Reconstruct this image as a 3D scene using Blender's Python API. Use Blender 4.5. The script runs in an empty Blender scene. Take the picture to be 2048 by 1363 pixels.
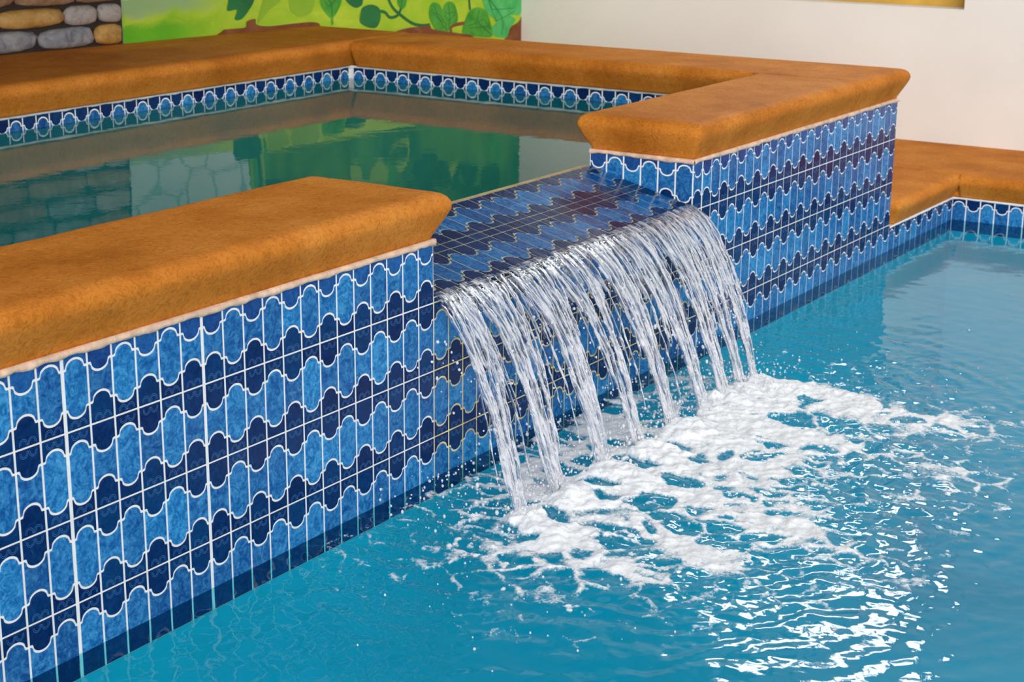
import bpy, math, random
import numpy as np
from mathutils import Matrix, Vector
random.seed(7); rng = np.random.default_rng(7)
scn = bpy.context.scene
COL = scn.collection
V3 = lambda *a: np.array(a, float)

# ------------------------------------------------------------------ helpers
def mesh_obj(name, verts, faces, mats, parent=None, idx=None, smooth=False, loc=(0, 0, 0)):
    me = bpy.data.meshes.new(name)
    verts = np.asarray(verts, float)
    base = np.array(loc if parent is None else parent.location, float)
    me.from_pydata((verts - base).tolist(), [], [tuple(int(i) for i in f) for f in faces])
    for m in (mats if isinstance(mats, (list, tuple)) else [mats]):
        me.materials.append(m)
    if idx is not None:
        me.polygons.foreach_set('material_index', np.asarray(idx, np.int32))
    if smooth:
        me.polygons.foreach_set('use_smooth', np.ones(len(me.polygons), bool))
    me.update()
    o = bpy.data.objects.new(name, me)
    COL.objects.link(o)
    if parent is None:
        o.location = base
    else:
        o.parent = parent
    return o

def empty(name, loc):
    o = bpy.data.objects.new(name, None)
    o.empty_display_size = .1
    o.location = loc
    COL.objects.link(o)
    return o

def tag(o, label=None, cat=None, group=None, kind=None):
    if label: o['label'] = label
    if cat: o['category'] = cat
    if group: o['group'] = group
    if kind: o['kind'] = kind
    return o

class MB:
    def __init__(s): s.v = []; s.f = []; s.m = []
    def add(s, vs, fs, m=0):
        b = len(s.v)
        s.v.extend([tuple(map(float, p)) for p in vs])
        for f in fs:
            s.f.append(tuple(b + int(i) for i in f)); s.m.append(m)
    def box(s, x0, x1, y0, y1, z0, z1, m=0):
        s.add([(x0,y0,z0),(x1,y0,z0),(x1,y1,z0),(x0,y1,z0),(x0,y0,z1),(x1,y0,z1),(x1,y1,z1),(x0,y1,z1)],
              [(0,3,2,1),(4,5,6,7),(0,1,5,4),(1,2,6,5),(2,3,7,6),(3,0,4,7)], m)
    def quad(s, a, b, c, d, m=0): s.add([a, b, c, d], [(0,1,2,3)], m)
    def build(s, name, mats, parent=None, smooth=False, loc=(0,0,0)):
        return mesh_obj(name, s.v, s.f, mats, parent, s.m, smooth, loc)

def hsh(ix, iy, seed):
    n = (ix.astype(np.int64) * 374761393 + iy.astype(np.int64) * 668265263 + seed * 974634777) & 0xffffffff
    n = ((n ^ (n >> 13)) * 1274126177) & 0xffffffff
    n = n ^ (n >> 16)
    return (n & 0xffffff) / float(0xffffff) * 2 - 1

def vnoise(x, y, seed=0):
    x = np.asarray(x, float); y = np.asarray(y, float)
    ix = np.floor(x); iy = np.floor(y)
    fx = x - ix; fy = y - iy
    fx = fx*fx*fx*(fx*(fx*6-15)+10); fy = fy*fy*fy*(fy*(fy*6-15)+10)
    a = hsh(ix, iy, seed); b = hsh(ix+1, iy, seed); c = hsh(ix, iy+1, seed); d = hsh(ix+1, iy+1, seed)
    return (a*(1-fx)+b*fx)*(1-fy) + (c*(1-fx)+d*fx)*fy

def fbm(x, y, seed=0, oct=4, g=.5):
    r = 0; a = 1; t = 0
    for k in range(oct):
        r = r + a*vnoise(x*2**k, y*2**k, seed+k*17); t += a; a *= g
    return r/t

# ------------------------------------------------------------------ materials
def mat(name):
    m = bpy.data.materials.new(name); m.use_nodes = True
    nt = m.node_tree; nt.nodes.clear()
    out = nt.nodes.new('ShaderNodeOutputMaterial')
    return m, nt, out
def N(nt, t, **k):
    n = nt.nodes.new(t)
    for a, b in k.items():
        if a in n.inputs: n.inputs[a].default_value = b
        else: setattr(n, a, b)
    return n
def ramp(nt, stops, fac=None):
    r = nt.nodes.new('ShaderNodeValToRGB')
    e = r.color_ramp.elements
    while len(e) < len(stops): e.new(.5)
    for el, (p, c) in zip(e, stops):
        el.position = p; el.color = (*c, 1) if len(c) == 3 else c
    if fac is not None: nt.links.new(fac, r.inputs[0])
    return r
def coords(nt, scale=(1,1,1), kind='Object'):
    tc = nt.nodes.new('ShaderNodeTexCoord'); mp = nt.nodes.new('ShaderNodeMapping')
    mp.inputs['Scale'].default_value = scale
    nt.links.new(tc.outputs[kind], mp.inputs[0]); return mp.outputs[0]
def noise(nt, co, scale, detail=4, rough=.55, dist=0):
    n = N(nt, 'ShaderNodeTexNoise', Scale=scale, Detail=detail, Roughness=rough, Distortion=dist)
    nt.links.new(co, n.inputs['Vector']); return n.outputs[0]
def bump(nt, h, strength=.3, dist=.01):
    b = N(nt, 'ShaderNodeBump', Strength=strength, Distance=dist)
    nt.links.new(h, b.inputs['Height']); return b.outputs[0]
def mixc(nt, fac, a, b, mode='MIX'):
    m = nt.nodes.new('ShaderNodeMix'); m.data_type = 'RGBA'; m.blend_type = mode
    for s, v in ((m.inputs[0], fac), (m.inputs[6], a), (m.inputs[7], b)):
        if isinstance(v, (int, float)): s.default_value = v
        elif isinstance(v, tuple): s.default_value = (*v, 1)
        else: nt.links.new(v, s)
    return m.outputs[2]
def math_(nt, op, a, b=0., clamp=False):
    m = nt.nodes.new('ShaderNodeMath'); m.operation = op; m.use_clamp = clamp
    for s, v in ((m.inputs[0], a), (m.inputs[1], b)):
        if isinstance(v, (int, float)): s.default_value = v
        else: nt.links.new(v, s)
    return m.outputs[0]
def principled(nt, out, color, rough=.5, spec=.5, normal=None, coat=0):
    p = nt.nodes.new('ShaderNodeBsdfPrincipled')
    for k, v in (('Base Color', color), ('Roughness', rough)):
        if isinstance(v, tuple): p.inputs[k].default_value = (*v, 1)
        elif isinstance(v, (int, float)): p.inputs[k].default_value = v
        else: nt.links.new(v, p.inputs[k])
    p.inputs['Specular IOR Level'].default_value = spec
    p.inputs['Coat Weight'].default_value = coat
    if normal is not None: nt.links.new(normal, p.inputs['Normal'])
    nt.links.new(p.outputs[0], out.inputs[0]); return p

def m_plain(name, color, rough=.6, var=.12, scale=6, bs=.15, bscale=60, spec=.4):
    m, nt, out = mat(name); co = coords(nt)
    n = noise(nt, co, scale, 5)
    c = ramp(nt, [(.3, tuple(x*(1-var) for x in color)), (.7, tuple(min(1, x*(1+var)) for x in color))], n)
    principled(nt, out, c.outputs[0], rough, spec, bump(nt, noise(nt, co, bscale, 4), bs, .004))
    return m

def m_tile(name, stops, lo=.75, hi=1.2, bs=.12):
    m, nt, out = mat(name); co = coords(nt)
    geo = nt.nodes.new('ShaderNodeNewGeometry')
    rnd = geo.outputs['Random Per Island']
    off = nt.nodes.new('ShaderNodeVectorMath'); off.operation = 'ADD'
    sc = nt.nodes.new('ShaderNodeVectorMath'); sc.operation = 'SCALE'; sc.inputs[0].default_value = (7, 3, 5)
    nt.links.new(rnd, sc.inputs['Scale']); nt.links.new(co, off.inputs[0]); nt.links.new(sc.outputs[0], off.inputs[1])
    n = noise(nt, off.outputs[0], 48, 5, .65, 1.6)
    n2 = noise(nt, off.outputs[0], 190, 2, .5, .8)
    f = math_(nt, 'ADD', math_(nt, 'MULTIPLY', n, .72), math_(nt, 'MULTIPLY', n2, .28))
    c = ramp(nt, stops, f)
    val = math_(nt, 'ADD', math_(nt, 'MULTIPLY', rnd, hi-lo), lo)
    hsv = nt.nodes.new('ShaderNodeHueSaturation')
    nt.links.new(val, hsv.inputs['Value']); nt.links.new(c.outputs[0], hsv.inputs['Color'])
    hue = math_(nt, 'ADD', math_(nt, 'MULTIPLY', rnd, -.014), .505)
    nt.links.new(hue, hsv.inputs['Hue'])
    principled(nt, out, hsv.outputs[0], .15, .16, bump(nt, f, bs, .003))
    return m

T_LIGHT = m_tile('glaze_light_blue', [(.34, (.007,.06,.25)), (.46, (.015,.13,.385)), (.55, (.036,.21,.49)), (.7, (.10,.34,.62))])
T_DARK = m_tile('glaze_dark_blue', [(.35, (.0015,.014,.08)), (.6, (.003,.032,.14)), (.75, (.010,.07,.23))], .8, 1.3, .06)
T_DARK_LIT = m_tile('glaze_dark_blue_painted_lit', [(.35, (.008,.045,.2)), (.6, (.018,.095,.32)), (.75, (.06,.20,.46))], .8, 1.25, .08)  # dark glaze of the top row, reflected light put into its colour
T_LINE = m_plain('glaze_engraving', (.05,.16,.38), .3, .1)
GROUT = m_plain('white_grout', (.88,.87,.85), .8, .08, 30)
GROUT_OLD = m_plain('stained_grout', (.80,.62,.32), .7, .35, 14)
BEAD = m_plain('pink_mortar', (.74,.52,.38), .85, .25, 40, .5, 120)
def m_coping():
    m, nt, out = mat('terracotta_concrete'); co = coords(nt)
    n1 = noise(nt, co, 5, 6, .6); n2 = noise(nt, co, 90, 3, .6, 1.5)
    c = ramp(nt, [(.3, (.43,.135,.014)), (.5, (.57,.190,.024)), (.7, (.67,.25,.040))], n1)
    sp = ramp(nt, [(.33, (.78,.74,.70)), (.5, (1,1,1)), (.68, (1.12,1.15,1.2))], n2)
    c2 = mixc(nt, 1., c.outputs[0], sp.outputs[0], 'MULTIPLY')
    fl = ramp(nt, [(.70, (0,0,0)), (.76, (1,1,1))], noise(nt, co, 150, 2, .5, 2.))
    c3 = mixc(nt, math_(nt, 'MULTIPLY', fl.outputs[0], .4), c2, (.8,.50,.2))
    h = math_(nt, 'ADD', n2, math_(nt, 'MULTIPLY', noise(nt, co, 25, 4), .8))
    principled(nt, out, c3, .65, .06, bump(nt, h, .35, .004)); return m
COPING = m_coping()
WHITE = m_plain('white_plaster', (.80,.775,.735), .85, .03, 2.5, .12, 50)
POOLPL = m_plain('pool_plaster', (.014,.44,.60), .8, .05, 3)
SPAPL = m_plain('spa_plaster', (.02,.31,.33), .8, .1, 3)
CEIL = m_plain('timber_ceiling', (.11,.105,.10), .7, .2, 4)

def m_water(name, tint, bscale, bstr, bdist, stretch=(1,1,1), rough=0., gloss=.98):
    m, nt, out = mat(name); co = coords(nt, stretch)
    tr = N(nt, 'ShaderNodeBsdfTransparent'); tr.inputs[0].default_value = (*tint, 1)
    gl = N(nt, 'ShaderNodeBsdfGlossy', Roughness=rough)
    nm = bump(nt, noise(nt, co, bscale, 4, .55, .6), bstr, bdist)
    lw = N(nt, 'ShaderNodeLayerWeight', Blend=.5)
    nt.links.new(nm, lw.inputs['Normal']); nt.links.new(nm, gl.inputs['Normal'])
    fr = math_(nt, 'ADD', math_(nt, 'MULTIPLY', math_(nt, 'POWER', lw.outputs['Facing'], 5.), gloss), .02)
    mx = nt.nodes.new('ShaderNodeMixShader')
    nt.links.new(fr, mx.inputs[0]); nt.links.new(tr.outputs[0], mx.inputs[1]); nt.links.new(gl.outputs[0], mx.inputs[2])
    nt.links.new(mx.outputs[0], out.inputs[0]); return m
POOLW = m_water('pool_water_surface', (.4,.95,.98), 38, .07, .004, rough=.008)
SPAW = m_water('spa_water_surface', (.40,.80,.78), 9, .04, .01, (1,1,1), .0)
FILMW = m_water('water_film', (.82,.88,.94), 60, .25, .005, (1,.22,1), .02, .5)

def m_stream(name='falling_water', bs=.3, air=.85):
    m, nt, out = mat(name); co = coords(nt, (1,.14,.14))
    gl = N(nt, 'ShaderNodeBsdfGlass', Roughness=.03, IOR=1.33)
    gl.inputs[0].default_value = (.97,.98,1,1)
    n = noise(nt, co, 170, 3, .6, .5)
    nm = bump(nt, n, bs, .004); nt.links.new(nm, gl.inputs['Normal'])
    df = N(nt, 'ShaderNodeBsdfTranslucent'); df.inputs[0].default_value = (.93,.93,.97,1)
    dd = N(nt, 'ShaderNodeBsdfDiffuse'); dd.inputs[0].default_value = (.93,.93,.97,1)
    ad = nt.nodes.new('ShaderNodeMixShader'); ad.inputs[0].default_value = .4
    nt.links.new(dd.outputs[0], ad.inputs[1]); nt.links.new(df.outputs[0], ad.inputs[2])
    f = ramp(nt, [(.49, (.0,)*3), (.60, (air,)*3)], n)
    sep = nt.nodes.new('ShaderNodeSeparateXYZ'); nt.links.new(coords(nt), sep.inputs[0])
    mr = N(nt, 'ShaderNodeMapRange'); nt.links.new(sep.outputs[2], mr.inputs[0])
    for q_, v_ in zip((1,2,3,4), (.37,.20,.15,1.)): mr.inputs[q_].default_value = v_
    mx = nt.nodes.new('ShaderNodeMixShader')
    nt.links.new(math_(nt, 'MULTIPLY', f.outputs[0], mr.outputs[0]), mx.inputs[0]); nt.links.new(gl.outputs[0], mx.inputs[1]); nt.links.new(ad.outputs[0], mx.inputs[2])
    nt.links.new(mx.outputs[0], out.inputs[0]); return m
STREAM = m_stream()
def m_sheet():
    m = m_water('falling_sheet', (.90,.94,.98), 75, .9, .006, (1,.10,.10), .02, .98); nt = m.node_tree
    out = [n for n in nt.nodes if n.type == 'OUTPUT_MATERIAL'][0]; base = out.inputs[0].links[0].from_socket
    co = coords(nt, (1,.08,.08))
    f = ramp(nt, [(.53, (0,)*3), (.62, (.62,)*3)], noise(nt, co, 120, 4, .65, .4))
    dd = N(nt, 'ShaderNodeBsdfDiffuse'); dd.inputs[0].default_value = (.90,.91,.96,1)
    mx = nt.nodes.new('ShaderNodeMixShader')
    nt.links.new(f.outputs[0], mx.inputs[0]); nt.links.new(base, mx.inputs[1]); nt.links.new(dd.outputs[0], mx.inputs[2])
    nt.links.new(mx.outputs[0], out.inputs[0]); return m
SHEET = m_sheet()
def m_foam():
    m, nt, out = mat('aerated_foam'); co = coords(nt)
    n = noise(nt, co, 90, 5, .65)
    c = ramp(nt, [(.25, (.82,.88,.91)), (.5, (.95,.96,.97))], n)
    p = principled(nt, out, c.outputs[0], .6, .3, bump(nt, n, .5, .006))
    at = nt.nodes.new('ShaderNodeAttribute'); at.attribute_name = 'cover'
    fac = math_(nt, 'ADD', math_(nt, 'MULTIPLY', at.outputs['Fac'], 4.5), math_(nt, 'MULTIPLY', math_(nt, 'SUBTRACT', noise(nt, co, 160, 4, .7), .5), 2.4), True)
    tr = nt.nodes.new('ShaderNodeBsdfTransparent'); mx = nt.nodes.new('ShaderNodeMixShader')
    nt.links.new(fac, mx.inputs[0]); nt.links.new(tr.outputs[0], mx.inputs[1]); nt.links.new(p.outputs[0], mx.inputs[2])
    nt.links.new(mx.outputs[0], out.inputs[0]); return m
FOAM = m_foam()

# ------------------------------------------------------------------ dimensions
CW = .05; TH = .1383
L1 = .36; L2 = L1-TH; L3 = L1-2*TH; L4 = L1-3*TH
X1, X2, X3 = 1.05, 2.156, 3.556          # end of the left wall, start and end of the right block
XL = -.45                                 # left end of what is built
WT = .295                                 # thickness of the front wall
ZC, ZT = .488, .580                       # underside and top of the spa coping
YB, XS = 1.92, 3.233                      # inner faces of the spa
SW = .443                                 # spa water level
LIP = .372
PX = 4.17                                 # right wall of the pool
DK0, DK = .0785, .160                     # underside and top of the deck coping

# ------------------------------------------------------------------ tile panels
def wave(t):
    a = np.clip(1-((t-.5)/.37)**2, 0, None)
    return a**.47
AMP = .0150
def tile_panel(name, O, U, V, signs, bounds, colors, mats, parent, cw=CW, wide=None, motif=True, lift=.0016, gap=.0037, vgap=.0044):
    """bounds: list of (v, 0 | +1 | -1) from bottom to top; colors: material index between them (1 light, 2 dark, 3 dark, painted lit)."""
    O, U, V = map(lambda a: np.array(a, float), (O, U, V))
    Nn = np.cross(U, V)
    mb = MB(); n = len(signs)
    v0, v1 = bounds[0][0], bounds[-1][0]
    P = lambda u, v, h=0: O + U*u + V*v + Nn*h
    mb.add([P(0,v0), P(n*cw,v0), P(n*cw,v1), P(0,v1)], [(0,1,2,3)], 0)
    S = 25
    ts = np.linspace(0, 1, 121)
    for i, s in enumerate(signs):
        uo = i*cw
        jv = random.uniform(-.0007, .0007)
        gl = vgap*(1.7 if wide and i in wide else 1)*.5; gr = vgap*(1.7 if wide and (i+1) in wide else 1)*.5
        def curve(b, side, inset):
            v, k = b
            g = gap*(.5 if k else .38) + inset
            if side*1 > 0 and b is bounds[0]: g = inset
            if side < 0 and b is bounds[-1]: g = inset
            x0, x1 = gl+inset, cw-gr-inset
            xs = np.linspace(x0, x1, S)
            if k == 9: return xs, np.full(S, v + side*.0002)
            if k == 0: return xs, np.full(S, v + side*g)
            # offset of the wave along its normal
            tt = ts*cw; yy = k*s*AMP*wave(ts)
            dx = np.gradient(tt); dy = np.gradient(yy); L = np.hypot(dx, dy)
            ox = tt - side*dy/L*g; oy = yy + side*dx/L*g
            od = np.argsort(ox, kind='stable')
            return xs, v + jv + np.interp(xs, ox[od], oy[od])
        for j in range(len(bounds)-1):
            if colors[j] is None: continue
            rings = []
            for ins, h in ((0, 0.0002), (.0006, lift*.75), (.0016, lift)):
                xa, ya = curve(bounds[j], 1, ins); xb, yb = curve(bounds[j+1], -1, ins)
                yb = np.maximum(yb, ya+.0002)
                rings.append(([P(uo+x, y, h) for x, y in zip(xa, ya)], [P(uo+x, y, h) for x, y in zip(xb, yb)]))
            vs = []; fs = []
            for a, b in rings: vs += a + b[::-1]
            M = 2*S
            for r in range(2):
                for q in range(M):
                    q2 = (q+1) % M
                    fs.append((r*M+q, r*M+q2, (r+1)*M+q2, (r+1)*M+q))
            o2 = 2*M
            for q in range(S-1):
                fs.append((o2+q, o2+q+1, o2+M-2-q, o2+M-1-q))
            mb.add(vs, fs, colors[j])
        if motif and len(mats) > 4:
            for (v, k) in bounds[1:-1]:
                if k != 0: continue
                for sd in (1, -1):
                    if sd*s > 0 and random.random() < .25: continue
                    for r in (.0052, .0078):
                        pts = []
                        for cx, a0, a1 in ((-.0085, 200, -20), (.0085, 200, -20)):
                            for a in np.linspace(a0, a1, 9):
                                pts.append((cx + r*math.cos(math.radians(a)), .0075 + r*math.sin(math.radians(a))))
                        w = .00035
                        vs = []; fs = []
                        for q, (px, py) in enumerate(pts):
                            q0 = pts[max(0, q-1)]; q1 = pts[min(len(pts)-1, q+1)]
                            tx, ty = q1[0]-q0[0], q1[1]-q0[1]; l = math.hypot(tx, ty) or 1
                            nx, ny = -ty/l*w, tx/l*w
                            vs += [P(uo+cw/2+px+nx, v+sd*(py+ny), lift+.00015), P(uo+cw/2+px-nx, v+sd*(py-ny), lift+.00015)]
                        for q in range(len(pts)-1): fs.append((2*q, 2*q+1, 2*q+3, 2*q+2))
                        mb.add(vs, fs, 4)
    return mb.build(name, mats, parent)

TM = [GROUT, T_LIGHT, T_DARK, T_DARK_LIT, T_LINE]
TMO = [GROUT_OLD, T_LIGHT, T_DARK, T_DARK_LIT, T_LINE]
def wall_bounds(zlo, ztop):
    b = []; c = []
    z = L4
    ks = []
    for k in range(-3, 1):
        ks += [(L1+k*TH, 0), (L1+k*TH+.245*TH, -1), (L1+k*TH+(.755 if k else .70)*TH, 1)]
    ks = [q for q in ks if zlo+.004 < q[0] < ztop-.004]
    if zlo < 0: ks = [(-.0015, 9)] + [q for q in ks if q[0] > .004]
    b = [(zlo, 0)] + ks + [(ztop, 0)]
    for q in range(len(b)-1):
        mid = (b[q][0]+b[q+1][0])/2
        fr = ((mid-L1)/TH) % 1
        if mid < 0: c.append(2); continue
        c.append(1 if .25 < fr < .7 else (3 if mid > L1+.65*TH else 2))
    return b, c

# ------------------------------------------------------------------ the hot tub
tub = tag(empty('hot_tub', (1.5, 1.0, -.9)), 'raised hot tub with blue tiled walls, terracotta coping and a sloped spillway', 'hot tub')
FL = -1.1
b, c = wall_bounds(-.041, ZC-.006)
sL = 'DUUDUDUDDUDUDUDUDUDUD'
sL = 'UDUDUDUDU'[:9] + sL
sg = lambda st: [1 if q == 'U' else -1 for q in st]
ncl = len(sL)
tile_panel('tiled_wall', (X1-ncl*CW, 0, 0), (1,0,0), (0,0,1), sg(sL), b, c, TM, tub, wide={ncl-19, ncl-13})
sR = 'DD' + 'UD'*13
tile_panel('tiled_wall', (X2, 0, 0), (1,0,0), (0,0,1), sg(sR), b, c, TM, tub, wide={1})
tile_panel('tiled_wall', (X2, WT, 0), (0,-1,0), (0,0,1), sg('DUDUDU'), *wall_bounds(.30, ZC-.006), TM, tub, cw=WT/6, motif=False)
tile_panel('tiled_wall', (X1, 0, 0), (0,1,0), (0,0,1), sg('DUDUDU'), *wall_bounds(.30, ZC-.006), TM, tub, cw=WT/6, motif=False)
bw, cwl = wall_bounds(-.041, LIP-.002)
sw = ('UDUDUDDUDUDUUDUDUDUDUD')
tag(tile_panel('spillway_face', (X1, 0, 0), (1,0,0), (0,0,1), sg(sw), bw, cwl, TMO, tub, cw=(X2-X1)/22), 'blue tiled face with stained grout behind the falling water')
# sloped spillway
SL = math.hypot(WT, SW-LIP); sv = V3(0, WT, SW-LIP)/SL
h = .1383; m0 = (SL-2*h)
bs = [(0,0),(.25*h,-1),(.75*h,1),(h,0),(h+m0,0),(h+m0+.25*h,-1),(h+m0+.75*h,1),(SL,0)]
tag(tile_panel('spillway_slope', (X1, 0, LIP), (1,0,0), sv, sg(sw), bs, [2,1,2,2,2,1,2], TMO, tub, cw=(X2-X1)/22, motif=False), 'wet dark and light blue tiles sloping down to the spill edge')
# wall cores
mb = MB(); e = .0006
mb.box(XL, X1-e, e, WT-e, FL, ZC-.002)
mb.box(X2+e, X3, e, WT-e, FL, ZC-.002)
mb.box(XS+e, X3, WT-e, YB+.38, FL, ZC-.002)
mb.box(XL, XS+e, YB+e, YB+.38, FL, ZC-.002)
mb.add([(X1-e,e,FL),(X2+e,e,FL),(X2+e,WT-e,FL),(X1-e,WT-e,FL),(X1-e,e,LIP-.001),(X2+e,e,LIP-.001),(X2+e,WT-e,SW-.002),(X1-e,WT-e,SW-.002)],
       [(0,3,2,1),(4,5,6,7),(0,1,5,4),(1,2,6,5),(2,3,7,6),(3,0,4,7)])
mb.build('wall_core', [GROUT], tub)
# waterline bands in the tub
hb = [(SW-.006, 0), (ZC-.235*TH, -1), (ZC-.004, 0)]
nb = int(round((XS-XL)/CW))
tile_panel('waterline_band', (XS-nb*CW, YB, 0), (1,0,0), (0,0,1), [(-1 if (nb-1-i) % 2 == 0 else 1)*1 for i in range(nb)], hb, [1,2], TM, tub, motif=False, gap=.0042, vgap=.0048)
nb2 = 33
tile_panel('waterline_band', (XS, YB-.02, 0), (0,-1,0), (0,0,1), [(-1 if i % 2 == 0 else 1) for i in range(nb2)], hb, [1,2], TM, tub, cw=(YB-.02-WT)/nb2, motif=False, gap=.0042, vgap=.0048)
# plaster basin
mb = MB(); zb = SW-.006; f = -.25
mb.quad((XL,YB-.004,f),(XS-.004,YB-.004,f),(XS-.004,YB-.004,zb),(XL,YB-.004,zb))
mb.quad((XS-.004,YB-.004,f),(XS-.004,WT+.004,f),(XS-.004,WT+.004,zb),(XS-.004,YB-.004,zb))
mb.quad((XS-.004,WT+.004,f),(XL,WT+.004,f),(XL,WT+.004,SW-.006),(XS-.004,WT+.004,SW-.006))
mb.quad((XL,WT,f),(XS,WT,f),(XS,YB,f),(XL,YB,f))
mb.quad((XL,WT,f),(XL,YB,f),(XL,YB,zb),(XL,WT,zb))
# bench round the inside
bz = .05; bd = .42
mb.box(XL+.01, XS-.005, YB-bd, YB-.005, f, bz); mb.box(XS-bd, XS-.005, WT+.01, YB-bd-.001, f, bz)
mb.build('basin', [SPAPL], tub)

# coping slabs
def lineY(x): return 2.4925 - .1125*(x-2.16)
PROF = [(.030,0),(.0285,.005),(.021,.020),(.012,.036),(.005,.050),(.001,.059),(0,.066),(.0015,.074),(.006,.082),(.014,.088),(.024,.0912),(.034,.092)]
def slab(name, x0, x1, y0, y1, z0, z1, sides, parent, r=.014, seed=1, step=.02, amp=.0012):
    """x0..y1 is the outline at the bulge; sides: letters of the moulded edges among LRFB."""
    H = z1-z0; vs = []; fs = []; rings = []
    for kk, (d, hh) in enumerate(PROF):
        ch = (0, .0025, .006)[max(0, kk-len(PROF)+3)]
        e_ = lambda q: d if q in sides else (ch if q.lower() in sides else 0)
        hh *= H/.092
        a0 = x0 + e_('L'); a1 = x1 - e_('R'); b0 = y0 + e_('F'); b1 = y1 - e_('B')
        pts = []
        def corner(cx, cy, s0, on):
            rr = r if on else .0008
            for k in range(5):
                a = math.radians(s0 + 22.5*k)
                pts.append((cx[0]+cx[1]*rr + rr*math.cos(a), cy[0]+cy[1]*rr + rr*math.sin(a)))
        def edge(p, q, n):
            for k in range(1, n):
                t = k/n; pts.append((p[0]+(q[0]-p[0])*t, p[1]+(q[1]-p[1])*t))
        nx = max(2, int((x1-x0)/step)); ny = max(2, int((y1-y0)/step))
        corner((a0,1), (b0,1), 180, 'L' in sides and 'F' in sides); p = pts[-1]
        rr = r if ('R' in sides and 'F' in sides) else .0008; edge(p, (a1-rr, b0), nx)
        corner((a1,-1), (b0,1), 270, 'R' in sides and 'F' in sides); p = pts[-1]
        rr = r if ('R' in sides and 'B' in sides) else .0008; edge(p, (a1, b1-rr), ny)
        corner((a1,-1), (b1,-1), 0, 'R' in sides and 'B' in sides); p = pts[-1]
        rr = r if ('L' in sides and 'B' in sides) else .0008; edge(p, (a0+rr, b1), nx)
        corner((a0,1), (b1,-1), 90, 'L' in sides and 'B' in sides); p = pts[-1]
        rr = r if ('L' in sides and 'F' in sides) else .0008; edge(p, (a0, b0+rr), ny)
        rings.append([(q[0], q[1], z0+hh) for q in pts])
    M = len(rings[0])
    R = np.array(rings).reshape(-1, 3)
    nz = fbm(R[:,0]*9+R[:,1]*9+seed*3.1, R[:,2]*30+R[:,1]*5, seed, 3)
    cx, cy = (x0+x1)/2, (y0+y1)/2
    R[:,0] += amp*nz*np.sign(R[:,0]-cx); R[:,1] += amp*nz*np.sign(R[:,1]-cy); R[:,2] += amp*.4*nz*(R[:,2] > z0+.01)
    for k in range(len(rings)-1):
        for q in range(M):
            q2 = (q+1) % M
            fs.append((k*M+q, k*M+q2, (k+1)*M+q2, (k+1)*M+q))
    o2 = (len(rings)-1)*M
    fs.append(tuple(range(o2, o2+M))); fs.append(tuple(range(M-1, -1, -1)))
    o = mesh_obj(name, R, fs, [COPING], parent, smooth=True)
    o.data.polygons[-1].use_smooth = False; o.data.polygons[-2].use_smooth = False
    return o
O_ = .030
slab('coping_slab', XL, X1+O_, -O_, WT+O_, ZC, ZT, 'RFB', tub, seed=1)
slab('coping_slab', X2-O_, 3.184, -O_, WT+O_, ZC, ZT, 'LFBr', tub, seed=2)
slab('coping_slab', 3.1895, X3+O_, -O_, WT+O_+.001, ZC, ZT, 'RFl', tub, seed=3)
slab('coping_slab', XS-.045, X3+O_, WT+O_+.002, 1.874, ZC, ZT, 'LRb', tub, seed=4)
bk = slab('coping_slab', XL, X3+O_, 1.876, 2.62, ZC, ZT, 'RF', tub, seed=5)
for v_ in bk.data.vertices:
    if v_.co.y + 1.0 > 1.95: v_.co.y = 1.95-1.0 + (v_.co.y+1.0-1.95)/.67*(lineY(v_.co.x+1.5)-.003-1.95)
# mortar bead under the coping
def bead(name, p0, p1, nrm, z, hgt=.011, dep=.007, parent=tub, m=BEAD):
    p0 = V3(*p0); p1 = V3(*p1); L = np.linalg.norm(p1-p0); n = max(4, int(L/.008)); nr = V3(*nrm)
    t = np.linspace(0, 1, n+1)
    a = fbm(t*L*60, t*0+3.3, 5, 3); b_ = fbm(t*L*35, t*0+9.1, 8, 3)
    vs = []; fs = []
    for k in range(n+1):
        q = p0+(p1-p0)*t[k]; d = dep*(1+.45*a[k]); hh = hgt*(1+.35*b_[k])
        for dd, zz in ((-.001, -hh), (d*.7, -hh*.95), (d, -hh*.5), (d*.7, 0), (-.001, .0005)):
            vs.append((q[0]+nr[0]*dd, q[1]+nr[1]*dd, z+zz))
    for k in range(n):
        for j in range(4): fs.append((k*5+j, (k+1)*5+j, (k+1)*5+j+1, k*5+j+1))
    return mesh_obj(name, vs, fs, [m], parent, smooth=True)
bead('mortar_bead', (XL,0,0), (X1+.004,0,0), (0,-1,0), ZC)
bead('mortar_bead', (X1,-.004,0), (X1,WT,0), (1,0,0), ZC)
bead('mortar_bead', (X2-.004,0,0), (X3,0,0), (0,-1,0), ZC)
bead('mortar_bead', (X2,WT,0), (X2,-.004,0), (-1,0,0), ZC)
bead('mortar_bead', (XL,YB,0), (XS,YB,0), (0,-1,0), ZC, .009, .006, m=GROUT)
bead('mortar_bead', (XS,YB,0), (XS,WT,0), (-1,0,0), ZC, .009, .006, m=GROUT)
# mortar ledge between the tub water and the tiled slope
mb = MB(); mb.box(X1+.001, X2-.001, WT-.002, WT+.016, SW-.03, SW+.0015)
tag(mb.build('spillway_curb', [m_plain('curb_mortar', (.55,.42,.2), .6, .3, 20)], tub), 'pale mortar edge where the tub water spills over')

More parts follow.
